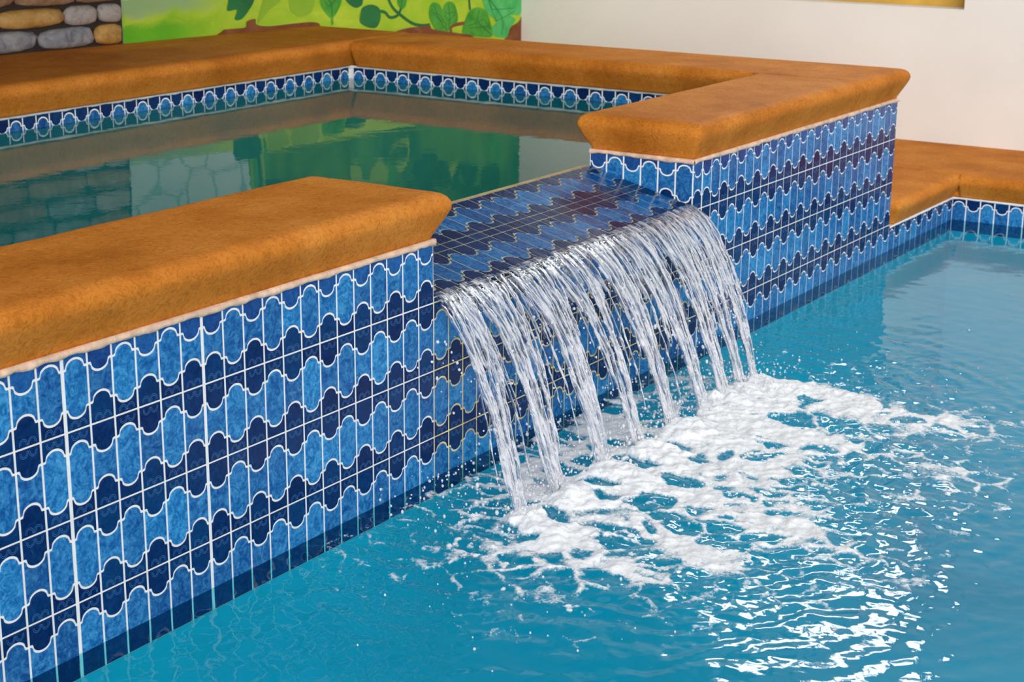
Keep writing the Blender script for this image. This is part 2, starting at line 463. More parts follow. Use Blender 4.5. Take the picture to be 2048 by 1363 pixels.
# tub water
gx = np.linspace(XL, XS-.003, 60); gy = np.linspace(WT+.003, YB-.003, 40)
def grid(name, gx, gy, Z, m, smooth=True):
    X, Y = np.meshgrid(gx, gy, indexing='ij')
    vs = np.stack([X, Y, Z(X, Y)], -1).reshape(-1, 3)
    ny = len(gy); i = np.arange(len(gx)-1)[:,None]*ny + np.arange(ny-1)[None]
    fs = np.stack([i, i+ny, i+ny+1, i+1], -1).reshape(-1, 4)
    return mesh_obj(name, vs, fs, [m], None, smooth=smooth, loc=(float(gx.mean()), float(gy.mean()), float(np.median(vs[:,2]))))
tag(grid('hot_tub_water', gx, gy, lambda X, Y: SW + 0*X, SPAW), 'still dark green water in the raised hot tub reflecting the mural', 'water', kind='stuff')

# ------------------------------------------------------------------ swimming pool
pool = tag(empty('swimming_pool', (1.5, -2, -1.3)), 'turquoise swimming pool below the waterfall with blue tiled waterline', 'swimming pool')
PY = -4.2
mb = MB(); zt = -.041
mb.quad((XL-1,-.003,-1.3),(PX-.003,-.003,-1.3),(PX-.003,-.003,zt),(XL-1,-.003,zt))
mb.quad((PX-.003,-.003,-1.3),(PX-.003,PY,-1.3),(PX-.003,PY,zt),(PX-.003,-.003,zt))
mb.quad((XL-1,PY,-1.3),(PX,PY,-1.3),(PX,0,-1.3),(XL-1,0,-1.3))
mb.quad((PX,PY,-1.3),(XL-1,PY,-1.3),(XL-1,PY,.05),(PX,PY,.05))
mb.quad((XL-1,PY,-1.3),(XL-1,0,-1.3),(XL-1,0,.05),(XL-1,PY,.05))
mb.build('basin', [POOLPL], pool)
pb = [(-.041, 0), (-.0015, 9), (L3-.25*TH, 1), (L3-.004, 0)]
n3 = 12
tile_panel('waterline_band', (X3, 0, 0), (1,0,0), (0,0,1), [1 if i % 2 == 0 else -1 for i in range(n3)], pb, [2,1,2], TM, pool, cw=(PX-X3)/n3, motif=False)
n4 = 60
tile_panel('waterline_band', (PX, 0, 0), (0,-1,0), (0,0,1), [1 if i % 2 == 0 else -1 for i in range(n4)], pb, [2,1,2], TM, pool, motif=False)
mb = MB(); mb.box(X3+.001, PX+.3, .0006, .3, -1.3, DK0-.001); mb.box(PX+.0006, PX+.3, PY, 0, -1.3, DK0-.001)
mb.build('wall_core', [GROUT], pool)
slab('coping_slab', X3+.012, PX+.0005, -O_,   .31, DK0, DK, 'FLr', pool, seed=11)
slab('coping_slab', PX-O_, PX+.34, PY, -O_+.002, DK0, DK, 'L', pool, seed=12)
slab('coping_slab', PX+.005, PX+.341, -O_-.001, .31, DK0, DK, 'l', pool, seed=13)
bead('mortar_bead', (X3,0,0), (PX,0,0), (0,-1,0), DK0, .007, .005, pool, GROUT)
bead('mortar_bead', (PX,0,0), (PX,PY+.1,0), (-1,0,0), DK0, .007, .005, pool, GROUT)

# impacts of the streams on the pool
IMP = [(.962,1.0),(1.105,1.0),(1.285,1.1),(1.432,.8),(1.585,1.),(1.735,.9),(1.84,.95),(1.935,.6),(2.0,.8)]
IY = -.263
def water_h(X, Y):
    hgt = np.zeros_like(X)
    wx = X + .03*fbm(X*5, Y*5, 31, 3); wy = Y + .03*fbm(X*5, Y*5, 47, 3)
    for k, (ix, w) in enumerate(IMP):
        r = np.hypot(wx-ix, wy-IY)
        lam = .052 + .008*(k % 3)
        hgt += w*.0011*np.sin(2*math.pi*r/lam + k*1.7)*np.exp(-r/.42)*np.clip(r/.06, 0, 1)
    rc = np.hypot((wx-1.45)*.8, wy+.25)
    out = np.clip((rc-.25)/.3, 0, 1)
    near = np.exp(-np.clip(rc-.55, 0, None)/.35)
    hgt += .0034*near*fbm(X*26, Y*26, 3, 3, .5)
    hgt += .0016*near*out*np.sin(2*math.pi*rc/.062 + 6*fbm(X*6, Y*6, 71, 3))*(.6+.8*fbm(X*9, Y*9, 77, 2))
    hgt += .0016*near*out*fbm(X*15, Y*15, 83, 2) + .00055*np.exp(-np.clip(rc-.62, 0, None)/.22)*vnoise(wx*62, wy*62, 85)*(1+vnoise(X*7, Y*7, 86))
    calm = .0009*fbm(X*5+.6*Y, Y*9, 91, 3)
    hgt += calm*np.clip((X-1.8)/.8, .15, 1) + .0006*fbm(X*13, Y*13, 95, 2)*.5
    hgt *= np.clip(-Y/.02, .0, 1)*.85+.15
    return hgt
gx = np.concatenate([[XL-1, -.7], np.arange(XL-.1, .4, .008), np.arange(.4, 2.6, .0042), np.arange(2.6, PX-.004, .012), [PX-.003]])
gy = np.concatenate([[PY, -3, -2.2], np.arange(-1.6, -1.3, .008), np.arange(-1.3, -.004, .0042), [-.003]])
tag(grid('pool_water', gx, gy, water_h, POOLW), 'turquoise pool water rippling out from the waterfall', 'water', kind='stuff')

# ------------------------------------------------------------------ foam
def foam():
    st = .0032
    gx = np.arange(.50, 2.75, st); gy = np.arange(-1.02, -.03, st)
    X, Y = np.meshgrid(gx, gy, indexing='ij')
    wx = X + .035*fbm(X*7, Y*7, 11, 4) + .012*fbm(X*30, Y*30, 13, 3)
    wy = Y + .05*fbm(X*6, Y*6, 12, 4) + .012*fbm(X*28, Y*28, 14, 3)
    # web of round openings
    sx = rng.uniform(.4, 2.85, 560); sy = rng.uniform(-1.1, .05, 560)
    F1 = np.full(X.shape, 9.); F2 = np.full(X.shape, 9.)
    for a, b_ in zip(sx, sy):
        d = np.hypot(wx-a, (wy-b_)*.85)
        F2 = np.minimum(F2, np.maximum(F1, d)); F1 = np.minimum(F1, d)
    lace = (F2-F1)/.05
    dens = np.zeros_like(X); lump = np.zeros_like(X)
    for k, (ix, w) in enumerate(IMP):
        dy = IY - wy                      # distance outwards
        cx = ix - .22*np.clip(dy, 0, None) + (ix-1.45)*.25*np.clip(dy, 0, None)
        wid = .055 + .10*np.clip(dy, 0, None)
        ln = (.20 + .06*((k*7) % 3))
        core = np.exp(-((wx-cx)/wid)**2)
        along = np.where(dy > 0, np.exp(-(dy/ln)**1.6), np.exp(-(dy/.035)**2))
        dens = np.maximum(dens, w**.5*1.4*core*along)
        lump = np.maximum(lump, w*core*np.where(dy > 0, np.exp(-(dy/.10)**2), np.exp(-(dy/.03)**2)))
        tail = np.exp(-((wx-cx)/(.05+.12*np.clip(dy,0,None)))**2)*np.where(dy > 0, np.exp(-(dy/(ln*2.1))**2), 0)
        dens = np.maximum(dens, .74*tail)
    rc = np.hypot((wx-1.36)*.60, wy+.36)
    halo = np.exp(-(rc/.40)**2.6)
    dens = np.maximum(dens, .58*halo)
    back = np.exp(-((wy+.16)/.075)**2)*np.exp(-((wx-1.45)/.62)**4)
    dens = np.maximum(dens, .5*back)
    nz = fbm(X*34, Y*34, 5, 5, .62); nb = fbm(X*5.5, Y*5.5, 6, 3)
    d2 = dens*(1+.45*nb)
    f = np.clip(d2, 0, 2)**1.6*1.45 - .03 - lace*.85 - .30*nz
    f = np.where(dens < .06, -1, f)
    # sparse flecks around
    fl = fbm(X*46+Y*14, Y*52-X*14, 21, 3) + .5*fbm(X*9, Y*9, 23, 2)
    fleck = np.exp(-(np.hypot((wx-1.42)*.66, wy+.40)/.56)**3)
    f = np.maximum(f, (fl - .45 - .6*(1-fleck))*1.2)
    f[:, -3:] = -1; f[0] = f[-1] = -1; f[:, 0] = -1
    keep = f > 0
    hgt = water_h(X, Y) + .0006 + np.clip(f, 0, .35)*.008 + lump*(.018 + .012*fbm(X*30, Y*30, 41, 4)) *np.clip(f*3, 0, 1)
    hgt += np.clip(f, 0, .5)*.012*np.clip(fbm(X*60, Y*60, 44, 3), -.6, 1)
    hgt = np.where(keep, hgt, water_h(X, Y) - .0012)
    cell = keep[:-1,:-1] | keep[1:,:-1] | keep[1:,1:] | keep[:-1,1:]
    ny = len(gy)
    i, j = np.nonzero(cell)
    q = np.stack([i*ny+j, (i+1)*ny+j, (i+1)*ny+j+1, i*ny+j+1], -1)
    used, inv = np.unique(q, return_inverse=True)
    vs = np.stack([X, Y, hgt], -1).reshape(-1, 3)[used]
    cov = f.reshape(-1)[used]
    o = mesh_obj('foam', vs, inv.reshape(-1, 4), [FOAM], None, smooth=True, loc=(1.4, -.4, 0))
    at = o.data.attributes.new('cover', 'FLOAT', 'POINT'); at.data.foreach_set('value', cov.astype(np.float32))
    tag(o, 'white foam churning on the pool where the waterfall lands', 'foam', kind='stuff')
foam()

# ------------------------------------------------------------------ waterfall
fall = tag(empty('waterfall', (1.55, IY, 0)), 'clear waterfall spilling over the tiled slope into the pool', 'waterfall')
def path(x0, x1, s, off=0):
    """s 0..1 from the spill edge to the pool."""
    y = .004 + (IY-.004)*s + off
    z = LIP + .006 - .055*s - (LIP-.051-.006+.012)*s*s
    x = x0 + (x1-x0)*(s**1.25)
    return x, y, z
# film of water on the slope
gxs = np.arange(X1+.003, X2-.002, .006); gt = np.linspace(0, 1, 40)
XX, T = np.meshgrid(gxs, gt, indexing='ij')
hh = .0042 + .0012*fbm(XX*55, T*5, 61, 3) + .0006*fbm(XX*25, T*9, 63, 2)
vs = np.stack([XX, .004+(WT-.004)*T, LIP+(SW-LIP)*T + hh*(1-.5*T)], -1).reshape(-1, 3)
ny = len(gt); i = np.arange(len(gxs)-1)[:,None]*ny + np.arange(ny-1)[None]
tag(mesh_obj('water_film', vs, np.stack([i, i+ny, i+ny+1, i+1], -1).reshape(-1,4), [FILMW], fall, smooth=True), 'thin film of water sliding down the tiled slope')
# curtain that tears into streams
def curtain():
    gxs = np.arange(X1+.004, X2-.003, .0042); gs = np.linspace(0, .80, 150)
    XX, S = np.meshgrid(gxs, gs, indexing='ij')
    tgt = np.array([q[0] for q in IMP])
    # every thread of the curtain drifts to its nearest stream
    src = np.array([1.075, 1.20, 1.36, 1.50, 1.65, 1.80, 1.93, 2.03, 2.12])
    base = np.interp(XX, src, tgt, left=None, right=None)
    base = np.where(XX < src[0], tgt[0]+(XX-src[0])*.6, base); base = np.where(XX > src[-1], tgt[-1]+(XX-src[-1])*.5, base)
    x, y, z = path(XX, base, S)
    near = np.min(np.abs(base[...,None]-tgt), -1)
    n = fbm(XX*38, S*3.0, 77, 4, .55); n2 = fbm(XX*90, S*10, 78, 3)
    hole = near/.2 + 1.15*n + .6*n2 + (S*1.5)**1.4 - .78
    keep = hole < 0
    y = y - .007*n - .004*n2
    z = z + .0025*n2
    th = .0009 + .0012*np.clip(-hole, 0, 1)
    cell = keep[:-1,:-1] & keep[1:,:-1] & keep[1:,1:] & keep[:-1,1:]
    ny = len(gs); i, j = np.nonzero(cell)
    q = np.stack([i*ny+j, (i+1)*ny+j, (i+1)*ny+j+1, i*ny+j+1], -1)
    used, inv = np.unique(q, return_inverse=True); inv = inv.reshape(-1, 4)
    A = np.stack([x, y-th, z+th*.6], -1).reshape(-1,3)[used]; B = np.stack([x, y+th, z-th*.6], -1).reshape(-1,3)[used]
    nv = len(used)
    # rim faces
    ed = {}
    for f in inv.tolist():
        for a, b_ in ((f[0],f[1]),(f[1],f[2]),(f[2],f[3]),(f[3],f[0])):
            if (b_, a) in ed: del ed[(b_, a)]
            else: ed[(a, b_)] = 1
    fs = inv.tolist() + [[a+nv for a in f[::-1]] for f in inv.tolist()] + [[b_, a, a+nv, b_+nv] for a, b_ in ed]
    mesh_obj('water_curtain', np.concatenate([A, B]), fs, [SHEET], fall, smooth=True)
curtain()
def strand(mb, x0, x1, s0, s1, r0, r1, seed, flat=1., off=0, n=70):
    K = 8; s = np.linspace(s0, s1, n)
    x, y, z = path(x0, x1, s, off)
    x = x + .0095*fbm(s*7, s*0+seed*1.7, seed, 4)*np.clip(s*4, 0, 1); y = y + .004*fbm(s*9, s*0+seed*2.3+50, seed+5, 3)
    r = r0+(r1-r0)*(s-s0)/(s1-s0)
    r = r*(1+.65*fbm(s*20+seed, s*0+seed, seed+9, 3))*np.clip((s-s0)/.03+.25, 0, 1)*np.clip((s1-s)/.03+.15, 0, 1)
    base = len(mb.v); vs = []; fs = []
    ty = np.gradient(y); tz = np.gradient(z); L = np.hypot(ty, tz); ny_, nz_ = -tz/L, ty/L
    for k in range(n):
        for a in range(K):
            t = 2*math.pi*a/K; cx = math.cos(t)*r[k]*flat; cn = math.sin(t)*r[k]
            vs.append((x[k]+cx, y[k]+ny_[k]*cn, z[k]+nz_[k]*cn))
    for k in range(n-1):
        for a in range(K):
            a2 = (a+1) % K
            fs.append((k*K+a, k*K+a2, (k+1)*K+a2, (k+1)*K+a))
    fs.append(tuple(range(K))[::-1]); fs.append(tuple(range((n-1)*K, n*K)))
    mb.add(vs, fs)
SRC = [1.085, 1.20, 1.36, 1.50, 1.65, 1.80, 1.92, 2.03, 2.11]
sd = 100
for k, ((ix, w), sx) in enumerate(zip(IMP, SRC)):
    mb = MB()
    lo = X1+.01 if k == 0 else (SRC[k-1]+sx)/2; hi = X2-.008 if k == 8 else (SRC[k+1]+sx)/2
    nst = int(17*w)+4
    for q in range(nst):                     # threads gathered from the curtain
        sd += 1
        a = random.uniform(lo, hi); d = (a-sx)/(hi-lo)
        tight = random.random() < .5
        tgt = ix + d*(.035 if tight else .17)*w + random.uniform(-.007, .007)
        s1 = 1.0 if tight and abs(d) < .4 else random.uniform(.35, .95)
        strand(mb, a, tgt, random.uniform(.0, .14), s1, random.uniform(.001, .003), random.uniform(.001, .0026), sd, random.uniform(1., 2.2), random.uniform(-.005, .008))
    for q in range(4):                       # the body of the stream
        sd += 1
        strand(mb, sx+(q-1.5)*.03, ix+(q-1.5)*.0095*w, .12, 1.0, .003*w, .0045*w, sd, 1.25, random.uniform(-.003,.003))
    mb.build('water_stream', [STREAM], fall, smooth=True)

# droplets
def droplets():
    phi = (1+5**.5)/2
    iv = np.array([(-1,phi,0),(1,phi,0),(-1,-phi,0),(1,-phi,0),(0,-1,phi),(0,1,phi),(0,-1,-phi),(0,1,-phi),(phi,0,-1),(phi,0,1),(-phi,0,-1),(-phi,0,1)])/math.hypot(1, phi)
    fi = np.array([(0,11,5),(0,5,1),(0,1,7),(0,7,10),(0,10,11),(1,5,9),(5,11,4),(11,10,2),(10,7,6),(7,1,8),(3,9,4),(3,4,2),(3,2,6),(3,6,8),(3,8,9),(4,9,5),(2,4,11),(6,2,10),(8,6,7),(9,8,1)])
    P = []; R = []
    for _ in range(2300):
        ix, w = random.choice(IMP)
        if random.random() < .55:            # splash above the landing
            a = random.uniform(0, 2*math.pi); d = abs(random.gauss(0, .085))
            x = ix+d*math.cos(a); y = IY+d*math.sin(a)*.9+.015; z = abs(random.gauss(0, .028))*(1-min(d/.3, .8))+.003
        elif random.random() < .5:           # shed beside the streams
            s = random.uniform(.35, 1); x, y, z = path(ix+random.gauss(0, .05), ix+random.gauss(0, .05), s, random.gauss(.01, .02))
        else:                                # near the wall
            x = random.uniform(.8, 2.15); y = random.uniform(-.24, -.015); z = abs(random.gauss(0, .03))+.002
        if y > -.006 or z < .001: continue
        P.append((x, y, z)); R.append(min(.0042, .0009+abs(random.gauss(0, .0012))))
    for _ in range(700):                     # flung further out on the pool
        a = random.uniform(math.pi, 2*math.pi); d = .2+abs(random.gauss(0, .22))
        x = 1.45+d*1.6*math.cos(a); y = IY+d*math.sin(a)
        P.append((x, y, .003)); R.append(min(.0035, .0008+abs(random.gauss(0, .0008))))
    P = np.array(P); R = np.array(R)
    P[:,2] = np.maximum(P[:,2], water_h(P[:,0], P[:,1])+R*.6)
    st = np.stack([np.ones_like(R), np.ones_like(R), rng.uniform(.8, 1.7, len(R))], -1)
    vs = (P[:,None] + iv[None]*R[:,None,None]*st[:,None]).reshape(-1, 3)
    fs = (np.arange(len(R))[:,None,None]*12 + fi[None]).reshape(-1, 3)
    m, nt, out = mat('spray_drops'); g_ = N(nt, 'ShaderNodeBsdfGlass', Roughness=.05, IOR=1.33); d_ = N(nt, 'ShaderNodeBsdfDiffuse'); d_.inputs[0].default_value = (.92,.93,.97,1)
    x_ = nt.nodes.new('ShaderNodeMixShader'); x_.inputs[0].default_value = .6
    nt.links.new(g_.outputs[0], x_.inputs[1]); nt.links.new(d_.outputs[0], x_.inputs[2]); nt.links.new(x_.outputs[0], out.inputs[0])
    o = mesh_obj('splash_droplets', vs, fs, [m], None, smooth=True, loc=(1.5, IY, 0))
    tag(o, 'loose droplets thrown up round the foot of the waterfall', 'splash', kind='stuff')
droplets()

# ------------------------------------------------------------------ the room
WX = 4.8; CY = lineY(WX)
XW = -2.5; HZ = 2.4
mb = MB(); y0 = lineY(XW)
mb.add([(XW,y0,-.2),(WX,CY,-.2),(WX,CY,HZ),(XW,y0,HZ),(XW,y0+.2,-.2),(WX,CY+.2,-.2),(WX,CY+.2,HZ),(XW,y0+.2,HZ)],
       [(0,1,2,3),(5,4,7,6),(1,5,6,2),(4,0,3,7),(3,2,6,7),(0,4,5,1)])
tag(mb.build('wall_back', [WHITE]), kind='structure')
# white wall with the window opening
wy0, wy1, wz0, wz1 = .218, 1.25, .667, 2.30
WM = 1.72
mb = MB()
for (a, b_, z0, z1) in ((PY, wy0, -.2, HZ), (wy1, CY, -.2, HZ), (wy0, wy1, -.2, wz0), (wy0, wy1, wz1, HZ)):
    mb.box(WX, WX+.22, a, b_, z0, z1)
tag(mb.build('wall_right', [WHITE]), kind='structure')
OCH = m_plain('ochre_wood', (.62,.36,.06), .5, .2, 8)
mb = MB()
mb.box(WX+.10, WX+.16, wy0, wy1, wz0, wz0+.10); mb.box(WX+.10, WX+.16, wy0, wy1, wz1-.10, wz1, 1)
mb.box(WX+.10, WX+.16, wy0, wy0+.09, wz0+.1, wz1-.1, 1); mb.box(WX+.10, WX+.16, wy1-.09, wy1, wz0+.1, wz1-.1, 1)
mb.box(WX+.10, WX+.16, wy0+.09, wy1-.09, WM-.06, WM, 1)
mb.box(WX+.115, WX+.145, wy0+.09, wy1-.09, wz0+.1, WM-.06, 1)
mb.box(WX+.11, WX+.15, (wy0+wy1)/2-.02, (wy0+wy1)/2+.02, WM, wz1-.1, 1)
win = tag(mb.build('window_1', [OCH, WHITE], loc=(WX+.13, .88, wz0)), kind='structure')
mb = MB(); mb.box(WX+.128, WX+.132, wy0+.09, wy1-.09, WM, wz1-.1)
mb.build('pane', [m_water('window_glass', (.96,.98,.97), 3, 0., .001)], win)
# deck and surroundings
mb = MB(); mb.box(X3+.001, WX, .312, CY+.02, -.2, DK-.001); mb.box(PX+.342, WX, PY, .311, -.2, DK-.001)
tag(mb.build('floor', [COPING]), kind='structure')
mb = MB(); mb.box(XW, WX+.22, .75, 2.9, HZ, HZ+.12); mb.box(XW, 3.75, 1.15, 2.9, 1.35, HZ-.001)  # second box: unseen low soffit, added to shade the back coping
tag(mb.build('ceiling_and_shade_soffit', [CEIL]), kind='structure')

# stone facing
def stones():
    mb = MB(); u = V3(1, -.1125, 0); u /= np.linalg.norm(u); nr = V3(-u[1]*-1, 0, 0); nr = V3(-.1125, -1, 0); nr /= np.linalg.norm(nr)
    x1 = 2.645; O = V3(x1, lineY(x1), ZT)
    Lx = 2.2; Hh = .765
    Q = lambda a, z, d: O + u*a + V3(0,0,z) + nr*d
    mb.add([Q(-Lx,0,.004),Q(0,0,.004),Q(0,Hh,.004),Q(-Lx,Hh,.004)], [(0,1,2,3)], 0)
    mb.add([Q(0,0,0),Q(0,0,.004),Q(0,Hh,.004),Q(0,Hh,0)], [(0,1,2,3)], 0)
    z = .002; row = 0
    rows = [[(.118,3),(.225,1),(.295,1),(.2,2)], [(.10,4),(.135,4),(.255,3),(.24,1)], [(.185,2),(.24,2),(.215,2),(.2,1)], [(.15,4),(.2,1),(.23,2),(.22,4)]]
    while z < Hh-.085:
        rh = random.uniform(.068, .078); a = -.004; q = 0
        pre = rows[row] if row < 4 else []
        while a > -Lx:
            w, mi = pre[q] if q < len(pre) else (random.uniform(.13, .27), random.choice([1,1,1,2,2,3,4]))
            q += 1
            cx, cz = a-w/2, z+rh/2
            hw, hv = w/2-.0025, rh/2-.0028+random.uniform(-.002,.001)
            cz += random.uniform(-.002, .002); tilt = random.uniform(-.05, .05)
            nu, nv = 18, 6; seed = random.randint(0, 9999); dep = random.uniform(.024, .036); pw = random.uniform(2.8, 4.2)
            vs = []; fs = []
            for j in range(nv+1):
                rr = math.sin(math.pi/2*(1-j/nv)) ; d = dep*math.cos(math.pi/2*(1-j/nv))**.8 if j else 0
                for i in range(nu):
                    t = 2*math.pi*i/nu; ct, s_ = math.cos(t), math.sin(t)
                    k = (abs(ct)**pw+abs(s_)**pw)**(-1/pw)
                    wob = 1+.07*float(vnoise(np.array(ct*1.7+seed), np.array(s_*1.7+j*.4), 3))
                    px, pz = hw*k*ct*rr*wob, hv*k*s_*rr*wob
                    vs.append(Q(cx+px-tilt*pz, cz+pz+tilt*px, .004+d))
            for j in range(nv):
                for i in range(nu):
                    i2 = (i+1) % nu
                    fs.append((j*nu+i, j*nu+i2, (j+1)*nu+i2, (j+1)*nu+i))
            fs.append(tuple(range(nv*nu, nv*nu+nu)))
            mb.add(vs, fs, mi)
            a -= w
        z += rh; row += 1
    ms = [m_plain('dark_mortar', (.03,.022,.018), .9)]
    for nm, c1, c2 in (('grey_stone', (.24,.25,.28), (.40,.39,.39)), ('tan_stone', (.30,.17,.09), (.42,.30,.20)), ('ochre_stone', (.50,.27,.06), (.58,.36,.13)), ('pale_stone', (.42,.38,.36), (.30,.24,.20))):
        m, nt, out = mat(nm); co = coords(nt)
        c = ramp(nt, [(.36, tuple(q*.55 for q in c1)), (.5, c1), (.66, c2)], noise(nt, co, 17, 7, .72, .8))
        principled(nt, out, c.outputs[0], .55, .5, bump(nt, noise(nt, co, 80, 5), .5, .006)); ms.append(m)
    o = mb.build('stone_facing', ms, None, True, loc=tuple(O))
    tag(o, 'dry-stacked river stone facing on the back wall beside the mural', 'stone wall')
stones()

# painted mural on the back wall
def mural():
    mb = MB(); u = V3(1, -.1125, 0); u /= np.linalg.norm(u); nr = V3(-.1125, -1, 0); nr /= np.linalg.norm(nr)
    x1 = 2.648; O = V3(x1, lineY(x1), 0)
    W = float(np.linalg.norm(V3(WX, CY, 0)-O))
    Q = lambda a, z, d: O + u*a + V3(0,0,z) + nr*d
    z0, z1 = .3, 1.348
    mb.add([Q(0,.576,.002),Q(.93,.576,.002),Q(.93,z0,.002),Q(W-.002,z0,.002),Q(W-.002,z1,.002),Q(0,z1,.002)], [(0,1,2,3,4,5)], 0)
    lay = [.0022]
    def poly(pts, m):
        lay[0] += .00003
        mb.add([Q(a, max(z, .576) if a < .93 else z, lay[0]) for a, z in pts], [tuple(range(len(pts)))], m)
    def leaf(a, z, L, w, ang, m, vein=None, heart=.15):
        ca, sa = math.cos(ang), math.sin(ang)
        pts = []
        for sgn in (1, -1):
            for k in range(13):
                t = k/12 if sgn > 0 else 1-k/12
                wd = w*(math.sin(math.pi*min(1, t**.72))**.8 if 0 < t < 1 else 0)
                px = L*t - (heart*L*math.sin(math.pi*t)*(1-t)**3*2.2)
                pts.append((px, sgn*wd))
        poly([(a+px*ca-py*sa, z+px*sa+py*ca) for px, py in pts], m)
        if vein is not None:
            w2 = .0025
            poly([(a+px*ca-py*sa, z+px*sa+py*ca) for px, py in ((0,-w2),(L*.95,-.0005),(L*.95,.0005),(0,w2))], vein)
    def vine(pts, w, m):
        P = np.array(pts); t = np.linspace(0, len(P)-1, 10*len(P)); xs = []
        for q in t:
            i = min(int(q), len(P)-2); f = q-i
            p0 = P[max(i-1,0)]; p1 = P[i]; p2 = P[i+1]; p3 = P[min(i+2,len(P)-1)]
            xs.append(.5*((2*p1)+(-p0+p2)*f+(2*p0-5*p1+4*p2-p3)*f*f+(-p0+3*p1-3*p2+p3)*f**3))
        xs = np.array(xs); d = np.gradient(xs, axis=0); d /= np.linalg.norm(d, axis=1)[:,None]+1e-9
        n = np.stack([-d[:,1], d[:,0]], 1)*w/2
        lay[0] += .00003
        a = xs+n; b_ = xs-n; k = len(xs)
        mb.add([Q(*p, lay[0]) for p in a]+[Q(*p, lay[0]) for p in b_], [(q, q+1, k+q+1, k+q) for q in range(k-1)], m)
    mural_art(poly, leaf, vine, W)
    def paint(nm, c1, c2, sc=7, st=(1,1,1)):
        m, nt, out = mat(nm); co = coords(nt, st)
        c = ramp(nt, [(.32, c1), (.68, c2)], noise(nt, co, sc, 5, .6, .6))
        principled(nt, out, c.outputs[0], .6, .35); return m
    def ground():
        m, nt, out = mat('paint_hills'); co = coords(nt); sep = nt.nodes.new('ShaderNodeSeparateXYZ'); nt.links.new(co, sep.inputs[0])
        n = noise(nt, coords(nt, (3, 3, 6)), 2.2, 4, .55, .5)
        def band(sock, a, b_):
            mr = N(nt, 'ShaderNodeMapRange', interpolation_type='SMOOTHSTEP'); nt.links.new(sock, mr.inputs[0]); mr.inputs[1].default_value = a; mr.inputs[2].default_value = b_; return mr.outputs[0]
        zz = math_(nt, 'ADD', sep.outputs[2], math_(nt, 'MULTIPLY', math_(nt, 'SUBTRACT', n, .5), .09))
        zs = math_(nt, 'ADD', zz, math_(nt, 'MULTIPLY', sep.outputs[0], .06))
        lime = ramp(nt, [(.3, (.27,.53,.012)), (.7, (.50,.66,.04))], n)
        green = mixc(nt, n, (.07,.36,.008), (.20,.56,.015))
        f1 = math_(nt, 'MULTIPLY', band(sep.outputs[0], .46, .20), band(zs, .672, .63))
        f2 = math_(nt, 'MULTIPLY', band(sep.outputs[0], .50, .22), band(zz, .655, .695))
        c = mixc(nt, f1, lime.outputs[0], green); c = mixc(nt, f2, c, (.30,.47,.20))
        principled(nt, out, c, .6, .35); return m
    def stone_paint():
        m, nt, out = mat('paint_pale_stone'); co = coords(nt)
        vo = nt.nodes.new('ShaderNodeTexVoronoi'); vo.feature = 'DISTANCE_TO_EDGE'; vo.inputs['Scale'].default_value = 7.5
        nt.links.new(co, vo.inputs['Vector'])
        base = ramp(nt, [(.3, (.48,.66,.62)), (.7, (.62,.76,.70))], noise(nt, co, 5, 4))
        ln = ramp(nt, [(.02, (1,1,1)), (.06, (0,0,0))], vo.outputs['Distance'])
        principled(nt, out, mixc(nt, math_(nt, 'MULTIPLY', ln.outputs[0], .8), base.outputs[0], (.22,.42,.40)), .6, .35); return m
    ms = [ground(), paint('paint_green', (.11,.42,.01), (.24,.56,.015), 6),
          paint('paint_deep_green', (.005,.11,.035), (.02,.20,.05), 9), paint('paint_leaf_green', (.03,.27,.02), (.10,.42,.04), 14),
          paint('paint_olive', (.22,.45,.02), (.30,.50,.03), 6), paint('paint_bright_leaf', (.04,.42,.09), (.12,.58,.17), 14),
          paint('paint_brown', (.16,.045,.012), (.26,.09,.03), 12), paint('paint_mist', (.27,.46,.16), (.42,.52,.34), 4),
          stone_paint(), paint('paint_stone_line', (.26,.46,.44), (.30,.5,.48), 5),
          paint('paint_foliage', (.01,.16,.04), (.12,.38,.03), 5, (1,1,.45))]
    o = mb.build('mural', ms, None, False, loc=tuple(O))
    tag(o, 'painted jungle mural of green hills, leaves and vines on the back wall', 'mural')
